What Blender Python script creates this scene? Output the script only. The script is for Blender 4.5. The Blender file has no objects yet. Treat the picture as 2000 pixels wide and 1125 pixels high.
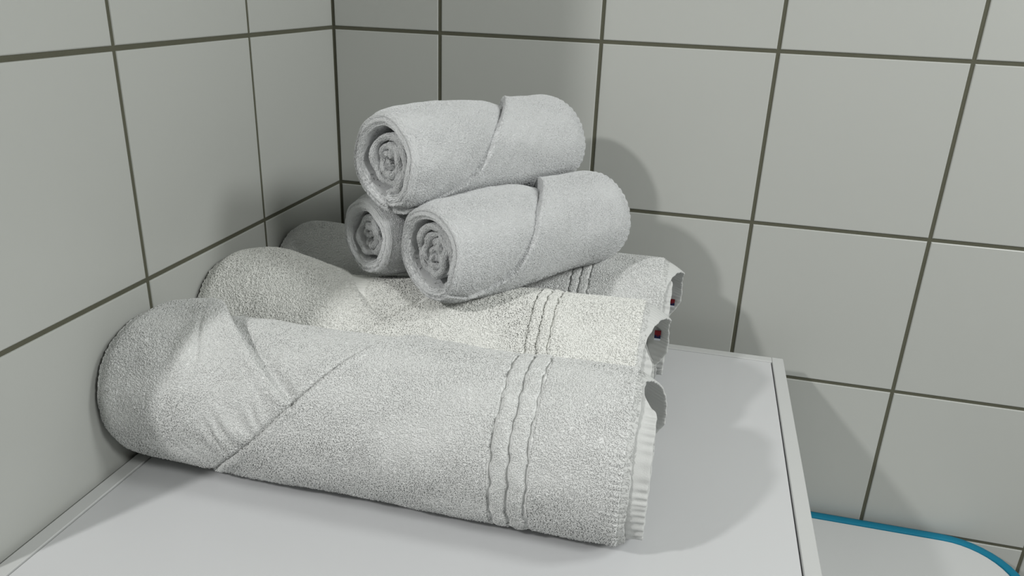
import bpy, math
import numpy as np
from mathutils import Matrix, Vector

C = bpy.context.scene.collection
sc = bpy.context.scene

# ------------------------------------------------------------------ camera
cam_d = bpy.data.cameras.new('camera')
cam = bpy.data.objects.new('camera', cam_d)
C.objects.link(cam)
sc.camera = cam
cam_d.sensor_width = 36.0
cam_d.lens = 36.0 * 1510.34 / 2000.0
cam_d.clip_start = 0.02
_r = Vector((0.97022955, 0.23951688, 0.03586488))
_u = Vector((-0.12049893, 0.34895332, 0.92936085))
_f = Vector((-0.21008245, 0.90601503, -0.36742635))
M4 = Matrix(((_r.x, _u.x, -_f.x, 0.4662), (_r.y, _u.y, -_f.y, -0.9503), (_r.z, _u.z, -_f.z, 1.2633), (0, 0, 0, 1)))
cam.matrix_world = M4

# ------------------------------------------------------------------ light and exposure
sc.view_settings.view_transform = 'Standard'
sc.view_settings.look = 'None'
sc.view_settings.gamma = 1.0
sc.view_settings.use_curve_mapping = False
sc.view_settings.exposure = 0.0
world = bpy.data.worlds.new('world')
sc.world = world
world.use_nodes = True
world.node_tree.nodes['Background'].inputs[0].default_value = (0.9, 0.95, 1.0, 1)
world.node_tree.nodes['Background'].inputs[1].default_value = 0.3


def area_light(name, loc, target, size, power, color):
    d = bpy.data.lights.new(name, 'AREA')
    d.shape = 'DISK'
    d.size = size
    d.energy = power
    d.color = color
    o = bpy.data.objects.new(name, d)
    C.objects.link(o)
    o.location = loc
    o.rotation_euler = (Vector(target) - Vector(loc)).to_track_quat('-Z', 'Y').to_euler()
    return o


area_light('hall_lamp_light', (-0.60, -1.75, 2.12), (0.4, -0.3, 0.9), 0.11, 14.8, (1.0, 0.995, 0.975))
area_light('ceiling_lamp_light', (1.4, -1.2, 1.9), (0.2, -0.3, 0.9), 0.30, 9.2, (0.99, 1.0, 0.975))
area_light('mirror_lamp_light', (1.7, -0.6, 2.0), (0.2, -0.3, 0.9), 0.30, 8.2, (0.98, 1.0, 0.985))


# ------------------------------------------------------------------ materials
def material(name, color, rough=0.5, spec=0.5, bump=None, bump_scale=600.0, vary=0.0, vary_scale=30.0, sheen=0.0, bump_dist=0.0004):
    m = bpy.data.materials.new(name)
    m.use_nodes = True
    nt = m.node_tree
    b = nt.nodes['Principled BSDF']
    b.inputs['Base Color'].default_value = (*color, 1)
    b.inputs['Roughness'].default_value = rough
    b.inputs['Specular IOR Level'].default_value = spec
    if sheen:
        b.inputs['Sheen Weight'].default_value = sheen
        b.inputs['Sheen Roughness'].default_value = 0.5
    tc = nt.nodes.new('ShaderNodeTexCoord')
    if vary:
        n = nt.nodes.new('ShaderNodeTexNoise')
        n.inputs['Scale'].default_value = vary_scale
        n.inputs['Detail'].default_value = 4
        nt.links.new(tc.outputs['Object'], n.inputs['Vector'])
        r = nt.nodes.new('ShaderNodeMapRange')
        r.inputs['To Min'].default_value = 1 - vary
        r.inputs['To Max'].default_value = 1 + vary
        nt.links.new(n.outputs['Fac'], r.inputs['Value'])
        mx = nt.nodes.new('ShaderNodeMix')
        mx.data_type = 'RGBA'
        mx.blend_type = 'MULTIPLY'
        mx.inputs[0].default_value = 1
        mx.inputs[6].default_value = (*color, 1)
        nt.links.new(r.outputs['Result'], mx.inputs[7])
        nt.links.new(mx.outputs[2], b.inputs['Base Color'])
    if bump:
        n = nt.nodes.new('ShaderNodeTexNoise')
        n.inputs['Scale'].default_value = bump_scale
        n.inputs['Detail'].default_value = 3
        nt.links.new(tc.outputs['Object'], n.inputs['Vector'])
        bp = nt.nodes.new('ShaderNodeBump')
        bp.inputs['Strength'].default_value = bump
        bp.inputs['Distance'].default_value = bump_dist
        nt.links.new(n.outputs['Fac'], bp.inputs['Height'])
        nt.links.new(bp.outputs['Normal'], b.inputs['Normal'])
    return m


M_TILE = material('satin_tile', (0.50, 0.512, 0.487), 0.32, 0.4, 0.12, 9.0, 0.012, 6.0, bump_dist=0.004)
M_GROUT = material('grey_grout', (0.115, 0.115, 0.085), 0.9, 0.1, 0.5, 900.0, 0.1, 60.0)
M_CAB = material('white_laminate', (0.64, 0.648, 0.66), 0.28, 0.45, 0.05, 500.0, 0.006, 8.0)
M_RIM = material('white_cabinet_edge', (0.60, 0.61, 0.605), 0.38, 0.4, 0.05, 500.0)
M_GAP = material('gap_shade_and_plinth', (0.12, 0.12, 0.12), 0.8, 0.1)  # joint shade put into the colour; also the plinth's plain dark grey
M_TEAL = material('teal_plastic', (0.003, 0.19, 0.31), 0.6, 0.3)
M_LID = material('pale_plastic', (0.61, 0.62, 0.62), 0.4, 0.4, 0.04, 300.0)
M_HAND = material('hand_towel_terry', (0.745, 0.757, 0.764), 0.95, 0.05, 0.5, 1800.0, 0.04, 220.0)
M_BATH = material('bath_towel_terry', (0.80, 0.81, 0.802), 0.95, 0.05, 0.5, 1500.0, 0.04, 220.0)
M_WARM = material('cream_towel_terry', (0.905, 0.91, 0.88), 0.95, 0.05, 0.5, 1500.0, 0.04, 220.0)
M_HEM = material('towel_hem_weave', (0.62, 0.63, 0.62), 0.85, 0.1, 0.6, 1500.0)
M_RED = material('label_red', (0.15, 0.010, 0.014), 0.7, 0.2)
M_NAVY = material('label_navy', (0.008, 0.012, 0.05), 0.7, 0.2)
M_LWHITE = material('label_white', (0.55, 0.57, 0.62), 0.7, 0.2)
M_FLOOR = material('floor_tile', (0.50, 0.50, 0.49), 0.5, 0.3, None, 1, 0.06, 5.0)
M_PAINT = material('pale_grey_paint', (0.44, 0.44, 0.425), 0.8, 0.2)


# ------------------------------------------------------------------ mesh helpers
def mesh_np(name, verts, quads, mats, parent=None, tris=None, matidx=None, smooth=True, matrix=None):
    me = bpy.data.meshes.new(name)
    verts = np.asarray(verts, np.float32)
    nq = len(quads)
    nt_ = 0 if tris is None else len(tris)
    me.vertices.add(len(verts))
    me.vertices.foreach_set('co', verts.ravel())
    loops = np.asarray(quads, np.int32).ravel()
    tot = np.full(nq, 4, np.int32)
    if nt_:
        loops = np.concatenate([loops, np.asarray(tris, np.int32).ravel()])
        tot = np.concatenate([tot, np.full(nt_, 3, np.int32)])
    me.loops.add(len(loops))
    me.loops.foreach_set('vertex_index', loops)
    me.polygons.add(len(tot))
    start = np.concatenate([[0], np.cumsum(tot)[:-1]]).astype(np.int32)
    me.polygons.foreach_set('loop_start', start)
    me.polygons.foreach_set('loop_total', tot)
    if matidx is not None:
        me.polygons.foreach_set('material_index', np.asarray(matidx, np.int32))
    me.polygons.foreach_set('use_smooth', np.full(len(tot), smooth, bool))
    me.update(calc_edges=True)
    for m in (mats if isinstance(mats, (list, tuple)) else [mats]):
        me.materials.append(m)
    o = bpy.data.objects.new(name, me)
    C.objects.link(o)
    if matrix is not None:
        o.matrix_world = matrix
    if parent is not None:
        o.parent = parent
    return o


class Soup:
    """collects quads of boxes and strips for one mesh"""
    def __init__(self):
        self.v = []
        self.q = []
        self.m = []

    def quad(self, a, b, c, d, m=0):
        k = len(self.v)
        self.v += [a, b, c, d]
        self.q.append((k, k + 1, k + 2, k + 3))
        self.m.append(m)

    def box(self, x0, x1, y0, y1, z0, z1, bev=0.0, m=0):
        b = bev
        def P(x, y, z):
            return (x, y, z)
        xs, ys, zs = (x0, x1), (y0, y1), (z0, z1)
        k = len(self.v)
        # three corner variants per corner
        idx = {}
        for i in (0, 1):
            for j in (0, 1):
                for l in (0, 1):
                    sx, sy, sz = (1 - 2 * i), (1 - 2 * j), (1 - 2 * l)
                    x, y, z = xs[i], ys[j], zs[l]
                    idx[i, j, l] = len(self.v)
                    self.v += [(x, y + sy * b, z + sz * b), (x + sx * b, y, z + sz * b), (x + sx * b, y + sy * b, z)]
        g = lambda i, j, l, a: idx[i, j, l] + a
        def add(*q):
            self.q.append(q)
            self.m.append(m)
        add(g(0, 0, 0, 0), g(0, 0, 1, 0), g(0, 1, 1, 0), g(0, 1, 0, 0))
        add(g(1, 0, 0, 0), g(1, 1, 0, 0), g(1, 1, 1, 0), g(1, 0, 1, 0))
        add(g(0, 0, 0, 1), g(1, 0, 0, 1), g(1, 0, 1, 1), g(0, 0, 1, 1))
        add(g(0, 1, 0, 1), g(0, 1, 1, 1), g(1, 1, 1, 1), g(1, 1, 0, 1))
        add(g(0, 0, 0, 2), g(0, 1, 0, 2), g(1, 1, 0, 2), g(1, 0, 0, 2))
        add(g(0, 0, 1, 2), g(1, 0, 1, 2), g(1, 1, 1, 2), g(0, 1, 1, 2))
        if b > 0:
            for i in (0, 1):
                for j in (0, 1):
                    add(g(i, j, 0, 0), g(i, j, 0, 1), g(i, j, 1, 1), g(i, j, 1, 0))
            for i in (0, 1):
                for l in (0, 1):
                    add(g(i, 0, l, 0), g(i, 0, l, 2), g(i, 1, l, 2), g(i, 1, l, 0))
            for j in (0, 1):
                for l in (0, 1):
                    add(g(0, j, l, 1), g(0, j, l, 2), g(1, j, l, 2), g(1, j, l, 1))
            self.t = getattr(self, 't', [])
            for i in (0, 1):
                for j in (0, 1):
                    for l in (0, 1):
                        self.t.append((g(i, j, l, 0), g(i, j, l, 1), g(i, j, l, 2)))

    def build(self, name, mats, parent=None, smooth=False):
        t = getattr(self, 't', None)
        mi = self.m + ([self.m[-1]] * len(t) if t else [])
        o = mesh_np(name, self.v, self.q, mats, parent, t, mi, smooth)
        import bmesh
        bm = bmesh.new()
        bm.from_mesh(o.data)
        bmesh.ops.recalc_face_normals(bm, faces=bm.faces)
        bm.to_mesh(o.data)
        bm.free()
        return o


def structure(o):
    o['kind'] = 'structure'
    return o


# ------------------------------------------------------------------ the room
ROW0 = 0.002          # height of the lowest horizontal joint; rows every 0.2 m
TS, GW = 0.2, 0.0042
CEIL = 2.42


def tiled(name, lines_u, to3d, nrm):
    """tiles with eased edges over a recessed grout face. lines_u = joint positions; to3d(u, z, depth)"""
    s = Soup()
    u0, u1 = lines_u[0], lines_u[-1]
    s.quad(to3d(u0 - 0.002, 0, 0.0012), to3d(u1 + 0.002, 0, 0.0012), to3d(u1 + 0.002, CEIL, 0.0012), to3d(u0 - 0.002, CEIL, 0.0012), 1)
    nz = 12
    e = 0.0011
    for a, b in zip(lines_u[:-1], lines_u[1:]):
        for k in range(nz + 1):
            za, zb = ROW0 + k * TS, min(ROW0 + (k + 1) * TS, CEIL)
            g = GW / 2
            if zb - za < 0.012:
                continue
            p0, p1, q0, q1 = a + g, b - g, za + g, zb - g
            O = [to3d(p0, q0, .0012), to3d(p1, q0, .0012), to3d(p1, q1, .0012), to3d(p0, q1, .0012)]
            D = [to3d(p0 + e * .3, q0 + e * .3, .0004), to3d(p1 - e * .3, q0 + e * .3, .0004), to3d(p1 - e * .3, q1 - e * .3, .0004), to3d(p0 + e * .3, q1 - e * .3, .0004)]
            I = [to3d(p0 + e, q0 + e, 0), to3d(p1 - e, q0 + e, 0), to3d(p1 - e, q1 - e, 0), to3d(p0 + e, q1 - e, 0)]
            s.quad(*I, 0)
            for i in range(4):
                j = (i + 1) % 4
                s.quad(O[i], O[j], D[j], D[i], 0)
                s.quad(D[i], D[j], I[j], I[i], 0)
    o = mesh_np(name, s.v, s.q, [M_TILE, M_GROUT], None, None, s.m, False)
    return structure(o)


WALL_END = -0.612
tiled('wall_back', [0.0] + [0.1421 + TS * i for i in range(9)] + [1.9], lambda u, z, d: (u, d, z), 1)
tiled('wall_left', [WALL_END, -0.5937, -0.3937, -0.1938, 0.0], lambda u, z, d: (-d, u, z), 1)

s = Soup(); s.box(-0.10, -0.0016, WALL_END, 0.0, 0, CEIL); structure(s.build('wall_left_core', M_PAINT))
s = Soup(); s.box(-1.35, 2.0, -2.6, 0.1, -0.05, 0.0); structure(s.build('floor', M_FLOOR))
s = Soup(); s.box(-1.35, 2.0, -2.6, 0.1, CEIL, CEIL + .05); structure(s.build('ceiling', M_PAINT))
s = Soup(); s.box(1.9, 2.0, -2.6, 0.1, 0, CEIL); structure(s.build('wall_right', M_PAINT))
s = Soup(); s.box(-1.35, 2.0, -2.7, -2.6, 0, CEIL); structure(s.build('wall_front', M_PAINT))
s = Soup(); s.box(-1.45, -1.35, -2.7, 0.1, 0, CEIL); structure(s.build('wall_far_left', M_PAINT))
s = Soup(); s.box(-1.35, -0.1, 0.0, 0.1, 0, CEIL); structure(s.build('wall_back_beyond', M_PAINT))


def thing(o, label, cat, group=None):
    o['label'] = label
    o['category'] = cat
    if group:
        o['group'] = group
    return o


# ------------------------------------------------------------------ cabinet
def empty(name, loc):
    o = bpy.data.objects.new(name, None)
    C.objects.link(o)
    o.location = loc
    o.empty_display_size = 0.05
    return o


TOP = 0.85
cabinet = thing(empty('bathroom_cabinet', (0, 0, 0)), 'white cabinet with a raised edge around its flat top, carrying the rolled towels', 'cabinet')
X0, X1, Y0, Y1 = 0.004, 0.5985, -0.645, -0.052
rw = 0.0135
s = Soup()
s.box(X0, X0 + rw, Y0, Y1, 0.06, TOP + .0008, .0006)
s.build('side_panel', M_RIM, cabinet)
s = Soup()
s.box(X1 - rw, X1, Y0, Y1, 0.06, TOP + .0008, .0006)
s.build('side_panel', M_RIM, cabinet)
s = Soup()
s.box(X0 + rw, X1 - rw, Y1 - .0125, Y1, 0.06, TOP + .0006, .0006)
s.build('back_panel', M_RIM, cabinet)
s = Soup()
s.box(X0 + rw + .0012, X1 - rw - .0014, Y0, Y1 - .0125 - .0011, TOP - .018, TOP, .0005)
s.build('top_panel', M_CAB, cabinet)
s = Soup()
s.box(X0 + rw, X1 - rw, Y0 + .03, Y1 - .0125, TOP - .024, TOP - .0182)
s.build('gap_shade_sheet', M_GAP, cabinet)  # added sheet whose dark colour stands in for shade in the joint
s = Soup()
s.box(X0 + rw + .002, X1 - rw - .002, Y0 - .0005, Y0 + .017, 0.07, TOP - .02, .001)
s.build('door', M_RIM, cabinet)
s = Soup()
s.box(X0 + .02, X1 - .02, Y0 + .03, Y1 - .02, 0.0, 0.06)
s.build('plinth', M_GAP, cabinet)

# ------------------------------------------------------------------ bin with teal rim
BZ = 0.610


def rounded_rect(x0, x1, y0, y1, r, q, n=10):
    pts = []
    for cx, cy, a0, r in ((x1 - r, y1 - r, 0, r), (x0 + q, y1 - q, 90, q), (x0 + q, y0 + q, 180, q), (x1 - r, y0 + r, 270, r)):
        for i in range(n + 1):
            a = math.radians(a0 + 90 * i / n)
            pts.append((cx + r * math.cos(a), cy + r * math.sin(a)))
    return np.array(pts)


def loft(rings, name, mat, parent, cap_first=False, cap_last=False):
    n = len(rings[0])
    v = np.concatenate(rings)
    q = []
    for k in range(len(rings) - 1):
        for i in range(n):
            j = (i + 1) % n
            q.append((k * n + i, k * n + j, (k + 1) * n + j, (k + 1) * n + i))
    me = bpy.data.meshes.new(name)
    faces = [tuple(x) for x in q]
    if cap_last:
        faces.append(tuple((len(rings) - 1) * n + i for i in range(n)))
    if cap_first:
        faces.append(tuple(reversed(range(n))))
    me.from_pydata([tuple(map(float, x)) for x in v], [], faces)
    for p in me.polygons:
        p.use_smooth = len(p.vertices) == 4
    me.materials.append(mat)
    o = bpy.data.objects.new(name, me)
    C.objects.link(o)
    o.parent = parent
    return o


def ring(inset, z):
    p = rounded_rect(0.612 + inset, 0.918 - inset, -0.42 + inset, -0.006 - inset, 0.080 - inset, .045 - inset)
    return np.column_stack([p, np.full(len(p), z)])


bin_ = thing(empty('storage_bin', (0, 0, 0)), 'white bin with a teal rim standing in the corner to the right of the cabinet', 'bin')
loft([ring(.022, 0.0), ring(.018, 0.006), ring(.008, 0.3), ring(.004, BZ - .014)], 'body', M_LID, bin_, cap_first=True)
loft([ring(.004, BZ - .014), ring(.0, BZ - .012), ring(0, BZ - .002), ring(.0015, BZ), ring(.0115, BZ), ring(.0125, BZ - .001), ring(.0125, BZ - .006)], 'rim', M_TEAL, bin_)
loft([ring(.0128, BZ - .007), ring(.0132, BZ - .002), ring(.0145, BZ - .0013)], 'lid', M_LID, bin_, cap_last=True)

# ------------------------------------------------------------------ terry towels
RNG = np.random.default_rng(7)


def sm(t):
    t = np.clip(t, 0, 1)
    return t * t * (3 - 2 * t)


def waves(seed, n, kx, kt):
    g = np.random.default_rng(seed)
    ax = g.normal(0, kx, n)
    at = np.round(g.normal(0, kt, n))
    ph = g.uniform(0, 6.283, n)
    def f(x, th):
        out = 0
        for a, b, c in zip(ax, at, ph):
            out = out + np.sin(a * x + b * th + c)
        return out / math.sqrt(n)
    return f


def profile(xl, xr, ro, t, nx, end_k=5, inner=10):
    """closed loop of (x, kind, param) for a sheet; returns x offsets and the fraction across the thickness (1 outer, 0 inner)"""
    e = t / 2
    xs, fr = [], []
    for i in range(nx):
        xs.append(('lin', i / (nx - 1)))
    for i in range(1, end_k + 1):
        xs.append(('R', math.pi / 2 - math.pi * i / (end_k + 1)))
    for i in range(inner):
        xs.append(('inn', 1 - i / (inner - 1)))
    for i in range(1, end_k + 1):
        xs.append(('L', -math.pi / 2 - math.pi * i / (end_k + 1)))
    return xs


def sheet_grid(th, prof, xl, xr, outer, t, path=None):
    """th: angles (n). xl, xr: arrays per angle. outer(x, th) -> radius of outer face. t: array per angle."""
    n, m = len(th), len(prof)
    X = np.zeros((n, m))
    R = np.zeros((n, m))
    e = t / 2
    kinds = []
    mid_r = {}
    rL = outer(xl + e, th)
    rR = outer(xr - e, th)
    for j, (k, a) in enumerate(prof):
        if k == 'lin':
            x = xl + e + (xr - xl - 2 * e) * a
            X[:, j] = x
            R[:, j] = outer(x, th)
        elif k == 'inn':
            x = xl + e + (xr - xl - 2 * e) * a
            X[:, j] = x
            R[:, j] = (rL * (1 - a) + rR * a) - t
        elif k == 'R':
            X[:, j] = xr - e + e * math.cos(a)
            R[:, j] = rR - e + e * math.sin(a)
        else:
            X[:, j] = xl + e + e * math.cos(a)
            R[:, j] = rL - e + e * math.sin(a)
    return X, R


def grid_faces(n, m, off, wrap_n, wrap_m=True):
    i = np.arange(n if wrap_n else n - 1)
    j = np.arange(m if wrap_m else m - 1)
    I, J = np.meshgrid(i, j, indexing='ij')
    I2, J2 = (I + 1) % n, (J + 1) % m
    return (np.stack([I * m + J, I * m + J2, I2 * m + J2, I2 * m + J], -1).reshape(-1, 4) + off), I.ravel(), J.ravel()


def tufts(V, quads, weight, spacing_area, length, width, lift, rng, bias=None, curl=0.5, lmul=None, hmul=None):
    """little bent loops of yarn sewn over a quad surface; returns verts and quads"""
    a, b, c, d = (V[quads[:, k]] for k in range(4))
    nrm = np.cross(c - a, d - b)
    ar = np.linalg.norm(nrm, axis=1) / 2
    nrm = nrm / (2 * ar[:, None] + 1e-12)
    w = ar * weight
    tot = w.sum()
    n = int(tot / spacing_area)
    pick = rng.choice(len(quads), n, p=w / tot)
    u, v = rng.random(n)[:, None], rng.random(n)[:, None]
    P = (a[pick] * (1 - u) + b[pick] * u) * (1 - v) + (d[pick] * (1 - u) + c[pick] * u) * v
    N = nrm[pick]
    T = rng.normal(size=(n, 3))
    if bias is not None:
        T = T + bias[pick]
    T -= N * (T * N).sum(1)[:, None]
    T /= np.linalg.norm(T, axis=1)[:, None] + 1e-9
    B = np.cross(N, T)
    L = (length * rng.uniform(.6, 1.25, n))[:, None]
    W = (width * rng.uniform(.75, 1.2, n))[:, None]
    H = (lift * rng.uniform(.45, 1.2, n))[:, None]
    if lmul is not None:
        L = L * lmul[pick][:, None]
    if hmul is not None:
        H = H * hmul[pick][:, None]
    side = rng.normal(0, curl, n)[:, None] * L * (1.0 if lmul is None else (1 / lmul[pick][:, None] ** 2))
    rings = []
    ts = (0.0, 0.48, 1.0)
    hs = (0.0, 1.1, 0.30)
    rs = (0.34, 0.56, 0.26)
    for t_, h_, r_ in zip(ts, hs, rs):
        cpt = P + T * L * (t_ - .4) + N * H * h_ + B * side * (t_ * t_ - .3)
        for k in range(3):
            an = 2.094 * k + 0.5
            rings.append(cpt + (B * math.cos(an) + N * math.sin(an)) * W * r_)
    VV = np.stack(rings, 1).reshape(-1, 3)
    q = []
    for r0 in range(2):
        for k in range(3):
            k2 = (k + 1) % 3
            q.append((r0 * 3 + k, r0 * 3 + k2, (r0 + 1) * 3 + k2, (r0 + 1) * 3 + k))
    q = np.array(q)
    VV = VV.astype(np.float32)
    QQ = (q[None] + 9 * np.arange(n)[:, None, None]).reshape(-1, 4).astype(np.int32)
    tri = (np.array([[6, 7, 8]])[None] + 9 * np.arange(n)[:, None, None]).reshape(-1, 3).astype(np.int32)
    return VV, QQ, tri


ROLLS = [((.197, -.316, 1.110), (.3095, -.100, 1.101), .047), ((.246, -.335, 1.036), (.3690, -.137, 1.031), .047),
         ((.1645, -.289, 1.027), (.281, -.095, 1.026), .0415),
         ((.005, -.421, .9185), (.459, -.421, .9185), .067), ((.004, -.286, .9205), (.456, -.286, .9205), .0685),
         ((.006, -.142, .9195), (.458, -.142, .9195), .0685)]


class Towel:
    def __init__(self, name, A, B, R, seed):
        A, B = Vector(A), Vector(B)
        X = (B - A); self.L = X.length; X.normalize()
        Y = Vector((0, 0, 1)).cross(X).normalized()
        Z = X.cross(Y)
        self.M = Matrix(((X.x, Y.x, Z.x, A.x), (X.y, Y.y, Z.y, A.y), (X.z, Y.z, Z.z, A.z), (0, 0, 0, 1)))
        self.R, self.name, self.seed = R, name, seed
        self.rng = np.random.default_rng(seed)
        self.V, self.Q, self.T, self.n = [], [], [], 0
        self.squash = None
        self.planes = []
        for Cn, Dn, Rn in [v for v in ROLLS if (Vector(v[0]) - A).length > 1e-4]:
            a2, x2 = Vector(Cn), (Vector(Dn) - Vector(Cn)).normalized()
            if abs(x2.dot(X)) < .95:
                continue
            mid = A + X * self.L / 2
            foot = a2 + x2 * (mid - a2).dot(x2)
            n = foot - mid
            n -= X * n.dot(X)
            dist = n.length
            if dist > self.R_(R) + Rn + .004:
                continue
            n.normalize()
            self.planes.append((np.array([0.0, n.dot(Y), n.dot(Z)]), (dist + R - Rn) / 2 - .0009))

    @staticmethod
    def R_(r):
        return r

    def fix(self, P):
        for n, lim in self.planes:
            h = P @ n
            over = h - (lim - .003)
            P = P - n[None] * np.where(over > 0, over - .003 * (1 - np.exp(-over / .003)), 0)[:, None]
        if self.squash is not None:
            P = P.copy()
            lo = self.squash
            z = P[:, 2]
            P[:, 2] = np.where(z < lo + .004, lo + .004 * np.exp((z - lo - .004) / .004), z)
        return P

    def add(self, V, Q, T=None):
        self.V.append(np.asarray(V, np.float32))
        self.Q.append((Q + self.n).astype(np.int32))
        if T is not None:
            self.T.append((T + self.n).astype(np.int32))
        self.n += len(V)

    def ring_sheet(self, nth, nx, xl, xr, outer, t, weight=None, tuft=None, inner=8, end_k=5, ripple=0.0, closed=True, th0=0, th1=2 * math.pi, add=True):
        th = np.linspace(th0, th1, nth, endpoint=not closed)
        prof = profile(0, 1, 1, 1, nx, end_k, inner)
        xl = np.broadcast_to(xl(th) if callable(xl) else xl, th.shape).astype(float)
        xr = np.broadcast_to(xr(th) if callable(xr) else xr, th.shape).astype(float)
        tt = np.full(th.shape, t)
        X, Rr = sheet_grid(th, prof, xl, xr, outer, tt)
        if ripple:
            for j, (k, a) in enumerate(prof):
                if k == 'L':
                    X[:, j] += ripple * np.sin(a * 7.0)
        V = np.stack([X, -Rr * np.cos(th)[:, None], Rr * np.sin(th)[:, None]], -1).reshape(-1, 3)
        V = self.fix(V)
        q, I, J = grid_faces(nth, len(prof), 0, closed)
        kinds = np.array([k for k, a in prof])[J]
        if add:
            self.add(V, q)
        if tuft:
            X_ = X.ravel()[q[:, 0]]
            TH = th[I]
            w = np.ones(len(q))
            w[kinds == 'inn'] = 0.06
            w *= np.where(np.sin(TH) < -0.70, 0.22, 1.0) * np.where((np.cos(TH) < -0.75) & (np.sin(TH) < .60), 0.45, 1.0)
            if self.squash is not None:
                w[kinds == 'L'] *= 0.25
            if weight is not None:
                w = w * weight(X_, TH, kinds)
            bias = np.zeros((len(q), 3))
            tang = np.stack([np.zeros_like(TH), np.sin(TH), np.cos(TH)], -1)
            lip = (kinds == 'L') | (kinds == 'R')
            bias[lip] = tang[lip] * 6.0
            lm = np.where(lip, 1.7, 1.0)
            hm = np.clip(.72 + .55 * waves(self.seed + 40, 9, 45, 5)(X_, TH) * .6 + .45 * sm((.30 - np.sin(TH)) / .5), .35, 1.5)
            bias[~lip] = tang[~lip] * tuft.get('bt', 0.0) + np.array([1.0, 0, 0]) * tuft.get('bx', 0.0)
            self.add(*tufts(V, q, w, tuft['area'], tuft['len'], tuft['wid'], tuft['lift'], self.rng, bias, lmul=lm, hmul=hm))
        return V, q, X, Rr, th

    def spiral(self, r_out, r_in, pitch, t, xl, xr, warp, tuft, nper=70, nx=4, seed=0, phase=0.0, stretch=0.0):
        turns = (r_out - r_in) / pitch
        n = int(nper * turns)
        ph = np.linspace(0, turns * 2 * math.pi, n)
        rc = r_out - t / 2 - pitch * ph / (2 * math.pi)
        wv = waves(seed + 5, 5, 1, 1)
        a = ph + phase
        k = (1 - rc / r_out)
        rr = rc * (1 + warp * k * np.sin(2 * a + seed) + warp * .6 * k * np.sin(3 * a + 2 * seed) + warp * .35 * k * np.sin(7 * a + seed))
        py, pz = -rr * np.cos(a), rr * np.sin(a)
        py = py * (1 - stretch * k)
        py += -pz * 0.25 * stretch * k
        P = np.stack([py, pz], -1)
        dP = np.gradient(P, axis=0)
        dP /= np.linalg.norm(dP, axis=1)[:, None]
        NN = np.stack([-dP[:, 1], dP[:, 0]], -1)
        # make normal point outwards
        s_ = np.sign((NN * P).sum(1))[:, None]
        NN = NN * np.where(s_ == 0, 1, s_)
        prof = profile(0, 1, 1, 1, nx, 5, nx)
        tv = t * (0.86 + 0.16 * np.sin(3.1 * a + seed))
        tv[:3] *= np.array([.2, .6, .9]); tv[-3:] *= np.array([.9, .6, .2])
        off = np.sin(1.7 * a + seed) * .0022 + np.sin(5.3 * a + 1 + seed) * .0012
        XL = xl + off + .0060 * k
        X = np.zeros((n, len(prof))); D = np.zeros((n, len(prof)))
        for j, (kk, q_) in enumerate(prof):
            e = tv / 2
            if kk in ('lin', 'inn'):
                X[:, j] = XL + e + (xr - XL - 2 * e) * q_
                D[:, j] = e if kk == 'lin' else -e
            elif kk == 'R':
                X[:, j] = xr - e + e * math.cos(q_); D[:, j] = e * math.sin(q_)
            else:
                X[:, j] = XL + e + e * math.cos(q_); D[:, j] = e * math.sin(q_)
        Y = P[:, None, 0] + NN[:, None, 0] * D
        Z = P[:, None, 1] + NN[:, None, 1] * D
        V = np.stack([X, Y, Z], -1).reshape(-1, 3)
        q, I, J = grid_faces(n, len(prof), 0, False)
        self.add(V, q)
        kinds = np.array([k_ for k_, a_ in prof])[J]
        w = np.where((kinds == 'L') | (kinds == 'R'), 1.0, 0.0)
        w = w + np.where((kinds == 'lin') | (kinds == 'inn'), (X.ravel()[q[:, 0]] < xl + .03) * .25, 0)
        if self.squash is not None:
            w = w * np.where(kinds == 'R', 1.0, .1)
        bias = np.zeros((len(q), 3))
        bias[:, 1:] = dP[I] * 6.0
        if tuft:
            self.add(*tufts(V, q, w, tuft['area'], tuft['len'], tuft['wid'], tuft['lift'], self.rng, bias))

    def build(self, mat, parent=None, name=None):
        o = mesh_np(name or self.name, np.concatenate(self.V), np.concatenate(self.Q), mat, parent, np.concatenate(self.T) if self.T else None)
        self.V, self.Q, self.T, self.n = [], [], [], 0
        if parent is None:
            o.matrix_world = self.M
        return o


def interp(pts):
    """pts: (deg, x) rising in deg -> function of angle in rad"""
    d = np.array([p[0] for p in pts], float)
    x = np.array([p[1] for p in pts], float)
    def f(th):
        g = (np.degrees(th) + 120.0) % 360.0 - 120.0
        return np.interp(g, d, x)
    return f


def deg(th):
    return (np.degrees(th) + 120.0) % 360.0 - 120.0


# ---- hand towels
HT = dict(area=0.50e-6, len=.0021, wid=.00056, lift=.00040, bx=0.9, bt=0.1)


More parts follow.
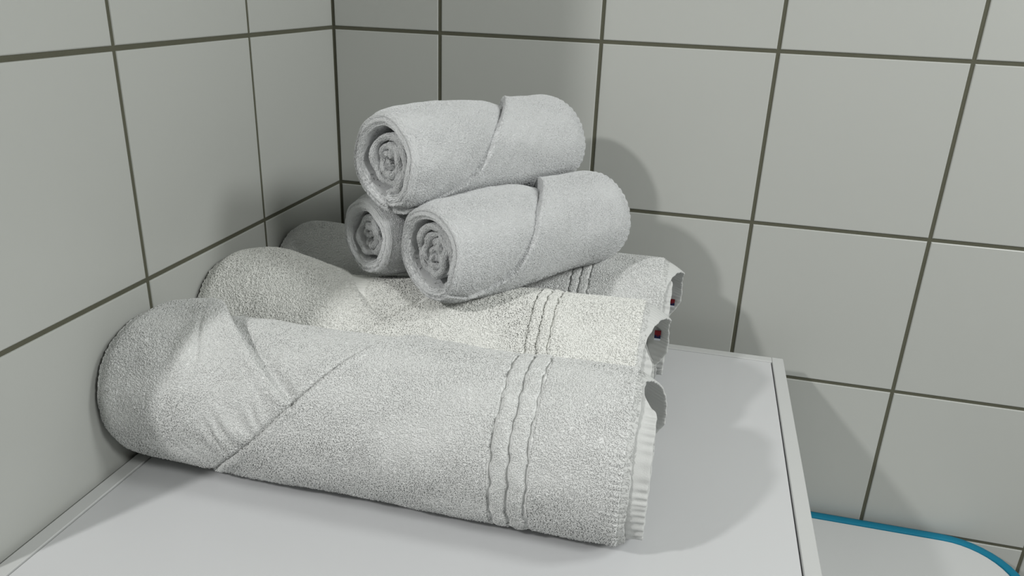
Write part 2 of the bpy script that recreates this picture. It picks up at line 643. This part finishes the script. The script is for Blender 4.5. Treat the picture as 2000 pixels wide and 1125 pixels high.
def hand_towel(A, B, R, seed, edge, spiral_seed, label, squash=None, lipx=None):
    t = Towel('hand_towel', A, B, R, seed)
    t.squash = squash
    E_ = interp(edge)
    w1 = waves(seed, 8, 35, 2.2)
    w2 = waves(seed + 1, 8, 160, 8)
    L = t.L
    under = lambda th: sm((np.cos(th + math.pi / 2) * -1 + 1.25) / .5)

    def outer(x, th):
        d = x - E_(th)
        g = deg(th)
        win = sm((g + 115) / 30) * sm((235 - g) / 20)
        h = 0.0012 * w1(x, th) + 0.00025 * w2(x, th)
        up = sm((d + .0006) / .0014)
        lipb = np.exp(-((d - .0028) / .0035) ** 2) * .0001 * (d > -.002)
        groove = np.exp(-(np.minimum(d, 0) / .020) ** 2) * (1 - up) * (.0030 + .0040 * np.exp(-((g - 95) / 40) ** 2))
        soft = np.exp(-(np.minimum(d, 0) / .0028) ** 2) * (1 - up) * .0026
        rib = .00032 * np.sin((th * R + x * .8) * 2 * math.pi / .0028) * np.exp(-((d - .0022) / .0024) ** 4)
        h = h + win * (up * (.0012 + .0022 * np.exp(-((g - 95) / 35) ** 2) * np.exp(-(np.maximum(d, 0) / .03) ** 2)) + lipb - groove - soft + rib)
        # rounded shoulders
        h = h + .0022 * np.exp(-((x - .065) / .035) ** 2) + .0025 * x / L - .0060 * np.exp(-(np.maximum(x, 0) / .011) ** 2) - .0045 * np.exp(-(np.maximum(L - x, 0) / .012) ** 2)
        # stitched far end
        h = h + .0005 * np.sin(th * R * 2 * math.pi / .0075) * np.exp(-((L - x - .004) / .006) ** 2)
        return R + h - .0004

    def wt(x, th, kinds):
        d = x - E_(th)
        return np.where((np.abs(d - .0016) < .0016) & (kinds == 'lin'), .9, 1.0)

    def xl(th):
        return .0008 * np.sin(2 * th + seed) + .0006 * np.sin(5 * th)

    t.ring_sheet(260, 190, xl, L, outer, .0120, wt, HT, end_k=11, ripple=.0010)
    rin = R - .0048 - .0120
    t.spiral(rin - .0004, .0066, .0074, .0069, .0030, L - .006, .15, dict(HT, area=.50e-6, lift=.0005, len=.0030), nper=90, seed=spiral_seed, phase=seed, stretch=.24)
    o = t.build(M_HAND)
    thing(o, label, 'towel', 'rolled hand towels stacked on the bath towels')
    return o


EDGE_A = [(-120, -0.02), (-59.4, 0.0229), (-37.5, 0.0415), (-14.4, 0.0686), (14.4, 0.0912), (42.6, 0.1147), (99.0, 0.1668), (170, 0.2118), (240, 0.26)]
EDGE_B = [(-120, -0.03), (-47.6, 0.0002), (-46.6, 0.036), (-20.7, 0.0624), (11.4, 0.0848), (44.0, 0.1043), (85.0, 0.1376), (170, 0.18259999999999998), (240, 0.28)]
EDGE_C = [(-120, .05), (-40, .11), (20, .15), (90, .19), (240, .28)]
hand_towel((.197, -.316, 1.110), (.3095, -.100, 1.101), .047, 11, EDGE_A, 3, 'rolled light grey hand towel lying on top of the pile, uppermost of all the towels')
hand_towel((.246, -.335, 1.036), (.3690, -.137, 1.031), .047, 12, EDGE_B, 5, 'rolled light grey hand towel under the topmost one, nearer the camera, with a diagonal hem')
hand_towel((.1645, -.289, 1.027), (.281, -.095, 1.026), .0415, 13, EDGE_C, 8, 'small rolled hand towel half hidden beneath the topmost one, only its spiral end showing')

# ---- bath towels
BT = dict(area=0.85e-6, len=.0025, wid=.00084, lift=.00072, bt=.25)


def bath_towel(A, B, R, seed, mat, disp, label, band, end_outer, end_second, tuft=BT, rim_out=.019, pleat=.00032, open_deg=(82, 150), second_open=(62, 84)):
    t = Towel('bath_towel', A, B, R, seed)
    t.squash = -(A[2] - .8512)
    L = t.L
    w1 = waves(seed, 9, 26, 2.4)
    w2 = waves(seed + 1, 10, 110, 7)
    wj = waves(seed + 2, 8, 0, 26)
    b0, b1 = band

    def base(x, th):
        return R - .001 + .0010 * w1(x, th) + .00035 * w2(x, th) + disp(x, th)

    def outer(x, th):
        h = base(x, th)
        inb = sm((x - b0) / .0012) * sm((b1 - x) / .0012)
        h = h - .0045 * inb
        h = h - .008 * np.exp(-(np.maximum(x, 0) / .010) ** 2)
        h = h + .00045 * np.sin(th * R / .0055 * 2 * math.pi + 3 * np.sin(th * 5)) * sm((x - (end_outer - .024)) / .016)
        # woven hem at the right end is lower than the pile
        h = h - .0010 * sm((x - (end_outer - .0065)) / .0015)
        return h

    def ext(th):
        g = deg(th)
        return sm((g - open_deg[0]) / (open_deg[1] - open_deg[0])) * sm((215 - g) / 40)

    def xr(th):
        return end_outer + rim_out * ext(th) + .0003 * np.sin(th * 29) + .0006 * np.sin(th * 7)

    def wt(x, th, kinds):
        w = np.where((x > b0 + .0008) & (x < b1 - .0006), 0.0, 1.0)
        w = w * np.where((x > end_outer - .0065) & (kinds != 'L'), 0.0, 1.0)
        return w

    t.ring_sheet(330, 330, 0.0, end_outer - .0045, outer, .0048, wt, tuft)
    # inner turns
    def second(x, th):
        return base(np.minimum(x, end_outer - .012), th) - .0066
    t.spiral(R - .0125, .006, .0105, .0085, .006, end_outer - .022, .22, dict(tuft, area=3.0e-6), nper=50, seed=seed, phase=seed, stretch=.3)
    body = t.build(mat)
    thing(body, label, 'towel', 'rolled bath towels lying side by side on the cabinet')

    # woven border: two pile ridges between three flat grooves, one ring of its own
    bw = b1 - b0
    def border(x, th):
        xx = (x - b0 + .0007 * wj(x, th)) / bw
        g = 0
        for c in (.075, .49, .92):
            g = g + np.exp(-(((xx - c) / .045) ** 2))
        return base(x, th) + .0006 + .0005 * np.abs(np.sin(np.clip((xx - .05) / .88, 0, 1) * 2 * math.pi)) - .0032 * np.clip(g, 0, 1) + .0004 * w2(x * 2.3, th * 2)
    def bwt(x, th, kinds):
        xx = (x - b0 + .0007 * wj(x, th)) / bw
        m = np.ones_like(xx)
        for c in (.075, .49, .92):
            m = np.where(np.abs(xx - c) < .05, 0.0, m)
        return m * (kinds == 'lin')
    t.ring_sheet(420, 56, b0 - .0004, b1 + .0004, border, .0030, bwt, dict(tuft, area=tuft['area'] * .8, len=tuft['len'] * .72, lift=tuft['lift'] * .7), inner=4)
    t.build(mat, body, 'woven_border')

    # hems: pleated flat weave along the open edges
    def hem(x, th):
        fall = sm((x - (end_outer - .008)) / .006)
        beyond = np.maximum(x - end_outer + .004, 0)
        return base(np.minimum(x, end_outer), th) - .0002 - beyond * .35 - 9.0 * beyond ** 2 + pleat * (.6 + .6 * np.sin(th * 6.1 + seed) ** 2) * np.sin(th * R / .0052 * 2 * math.pi + 2.5 * np.sin(th * 9)) * fall - .0009 * fall
    t.ring_sheet(420, 26, end_outer - .0085, lambda th: xr(th) + .0004, hem, .0018, lambda x, th, k: (k != 'inn') * 1.0 * (x < end_outer), dict(tuft, area=tuft['area'] * 3.2, lift=.0003, len=.002, wid=.0006), inner=14)
    t.build(M_HEM, body, 'hem')

    def xr2(th):
        g = deg(th)
        return end_second - (.012) * sm((g - second_open[0]) / (second_open[1] - second_open[0])) * sm((200 - g) / 30) + .0003 * np.sin(th * 23)
    def hem2(x, th):
        fall = sm((x - (end_second - .014)) / .01)
        return second(x, th) + .0011 - .0016 * fall + pleat * 3.0 * (.65 + .35 * np.sin(th * 5.3 + seed)) * np.sin(th * R / .0080 * 2 * math.pi + 2.5 * np.sin(th * 7)) * fall
    t.ring_sheet(420, 26, end_outer - .030, xr2, hem2, .0018, None, None, inner=14)
    t.build(M_HEM, body, 'inner_hem')
    return body, t


D1F = interp([(-120, .03), (-60, .085), (-26.4, .1173), (2.8, .1526), (29.9, .1811), (54, .2032), (81, .2253), (100, .2384), (140, .27), (240, .33)])
D2F = interp([(-120, -.02), (20, .175), (29.1, .181), (35, .1687), (50, .1473), (79, .1069), (116, .060), (150, .045), (240, -.02)])


def disp_front(x, th):
    g = deg(th)
    win = sm((g + 110) / 25) * sm((225 - g) / 30)
    d1 = x - D1F(th)
    d2 = D2F(th) - x
    d2 = np.where(g < 29, np.maximum(d2, .02), d2)
    a = sm((d1 + .0012) / .0022)
    b = sm((d2 + .004) / .006)
    left_h = .0022 + .0105 * np.exp(-((g - 104) / 38) ** 2) * np.exp(-((d2 - .010) / .034) ** 2)
    left_h = left_h + .0014 * np.exp(-((d2 - .006) / .008) ** 2) * sm((g - 20) / 15)
    h = a * .0020 + (1 - a) * b * left_h
    h = h + a * .0012 * np.exp(-((d1 - .003) / .005) ** 2)
    h = h - (1 - a) * .0032 * np.exp(-((d1 + .0015) / .0035) ** 2)
    h = h - (1 - b) * (1 - a) * .0046 * np.exp(-((d2 + .0065) / .0105) ** 2) * sm((g - 22) / 12)
    h = h - .0045 * np.exp(-(((x - .1800) / .0022) ** 2 + ((g - 29.8) / 2.0) ** 2))
    # soft folds on the flap beside the diagonal edge
    amp = np.exp(-((d1 + .028) / .022) ** 2) * np.exp(-((g - 2) / 20) ** 2) * (1 - a)
    h = h + .0016 * amp * np.sin((x * .85 + g * .00085 + .004 * np.sin(x * 160 + g * .05)) * 2 * math.pi / .0165)
    # fold running down the flap
    xr_ = .076 + .00025 * (80 - g) * .8
    h = h + .0022 * np.exp(-((x - xr_) / .012) ** 2) * np.exp(-((g - 60) / 38) ** 2) * (1 - a)
    h = h - .0022 * np.exp(-((x - xr_ + .020) / .010) ** 2) * np.exp(-((g - 45) / 35) ** 2) * (1 - a)
    h = h - .0026 * np.exp(-((x - np.interp(g, [20, 30, 52, 95], [.085, .0863, .0887, .068])) / .0030) ** 2) * np.exp(-((g - 62) / 20) ** 2)
    return h * win - .002 * np.exp(-(x - .02) ** 2 / .0009) * sm((60 - g) / 60) * sm((g + 118) / 60)


D1M = interp([(-120, .04), (-26, .12), (10, .155), (42, .2), (63, .2265), (100, .26), (240, .34)])
D2M = interp([(-120, -.02), (35, .19), (42, .2), (52, .18), (70, .16), (116, .13), (170, .09), (240, -.02)])


def disp_middle(x, th):
    g = deg(th)
    win = sm((g + 110) / 25) * sm((225 - g) / 30)
    d1 = x - D1M(th)
    d2 = D2M(th) - x
    d2 = np.where(g < 42, np.maximum(d2, .02), d2)
    a = sm((d1 + .002) / .004)
    b = sm((d2 + .005) / .009)
    h = a * .0018 + (1 - a) * b * .0020
    h = h - (1 - a) * .0034 * np.exp(-((d1 + .002) / .005) ** 2) - (1 - a) * .0030 * np.exp(-((d2 + .003) / .006) ** 2) * sm((g - 36) / 10)
    top = np.exp(-((g - 100) / 50) ** 2)
    h = h + top * (.0095 * np.exp(-((x - .045) / .042) ** 2) - .0060 * np.exp(-((x - .145) / .045) ** 2) - .0035 * np.exp(-((x - .24) / .05) ** 2) + .0015 * sm((x - .29) / .05))
    return h * win


def disp_back(x, th):
    g = deg(th)
    top = np.exp(-((g - 100) / 60) ** 2)
    return top * (-.002 * np.exp(-((x - .2) / .1) ** 2)) - .001 * np.exp(-((x - .0) / .03) ** 2)


front, tf = bath_towel((.005, -.421, .9185), (.459, -.421, .9185), .067, 21, M_BATH, disp_front,
                       'rolled white bath towel at the front of the cabinet, nearest the camera', (.3395, .3715), .4435, .4570)
BTm = dict(area=1.15e-6, len=.0037, wid=.00100, lift=.0012, bt=.4)
middle, tm = bath_towel((.004, -.286, .9205), (.456, -.286, .9205), .0685, 22, M_WARM, disp_middle,
                        'rolled cream white bath towel in the middle, between the front and the rear one', (.333, .3565), .4385, .4475, BTm, second_open=(36, 60), rim_out=.019, open_deg=(48, 112))
rear, tr = bath_towel((.006, -.142, .9195), (.458, -.142, .9195), .0685, 23, M_BATH, disp_back,
                      'rolled bath towel at the rear beside the back wall, mostly hidden behind the others', (.3445, .3675), .4460, .4530, BT, rim_out=.017, open_deg=(48, 112))


def care_label(parent, cen, w, h, tilt):
    """a small folded care label sewn in the open end: red over navy over white"""
    s = Soup()
    t = .0006
    ca, sa = math.cos(tilt), math.sin(tilt)
    def P(a, b, c):
        # a across (world x), b down, c thickness (towards camera)
        y = c * ca + b * sa
        z = -b * ca + c * sa
        return (cen[0] + a, cen[1] - y, cen[2] + z)
    y0 = 0
    for (f0, f1, m) in ((0, .46, 0), (.46, .80, 1), (.80, 1.0, 2)):
        a0, a1, b0, b1 = -w / 2, w / 2, h * f0, h * f1
        s.quad(P(a0, b1, t), P(a1, b1, t), P(a1, b0, t), P(a0, b0, t), m)
        s.quad(P(a0, b0, 0), P(a1, b0, 0), P(a1, b1, 0), P(a0, b1, 0), m)
        s.quad(P(a0, b0, 0), P(a0, b1, 0), P(a0, b1, t), P(a0, b0, t), m)
        s.quad(P(a1, b0, t), P(a1, b1, t), P(a1, b1, 0), P(a1, b0, 0), m)
    # pale stitched marks on the coloured fields
    for k in range(2):
        a0 = -w * .18; a1 = w * .22
        b0 = h * (.14 + .36 * k); b1 = b0 + h * .07
        s.quad(P(a0, b1, t * 1.3), P(a1, b1, t * 1.3), P(a1, b0, t * 1.3), P(a0, b0, t * 1.3), 3)
    o = mesh_np('care_label', s.v, s.q, [M_RED, M_NAVY, M_LWHITE, M_RED], parent, None, s.m, False)
    o.matrix_parent_inverse = parent.matrix_world.inverted()
    o['label'] = 'small red and navy label'
    return o


care_label(middle, (.4507, -.2345, .9472), .0062, .0115, -.15)
care_label(rear, (.4591, -.0885, .9250), .0075, .0100, .0)

import gc
gc.collect()
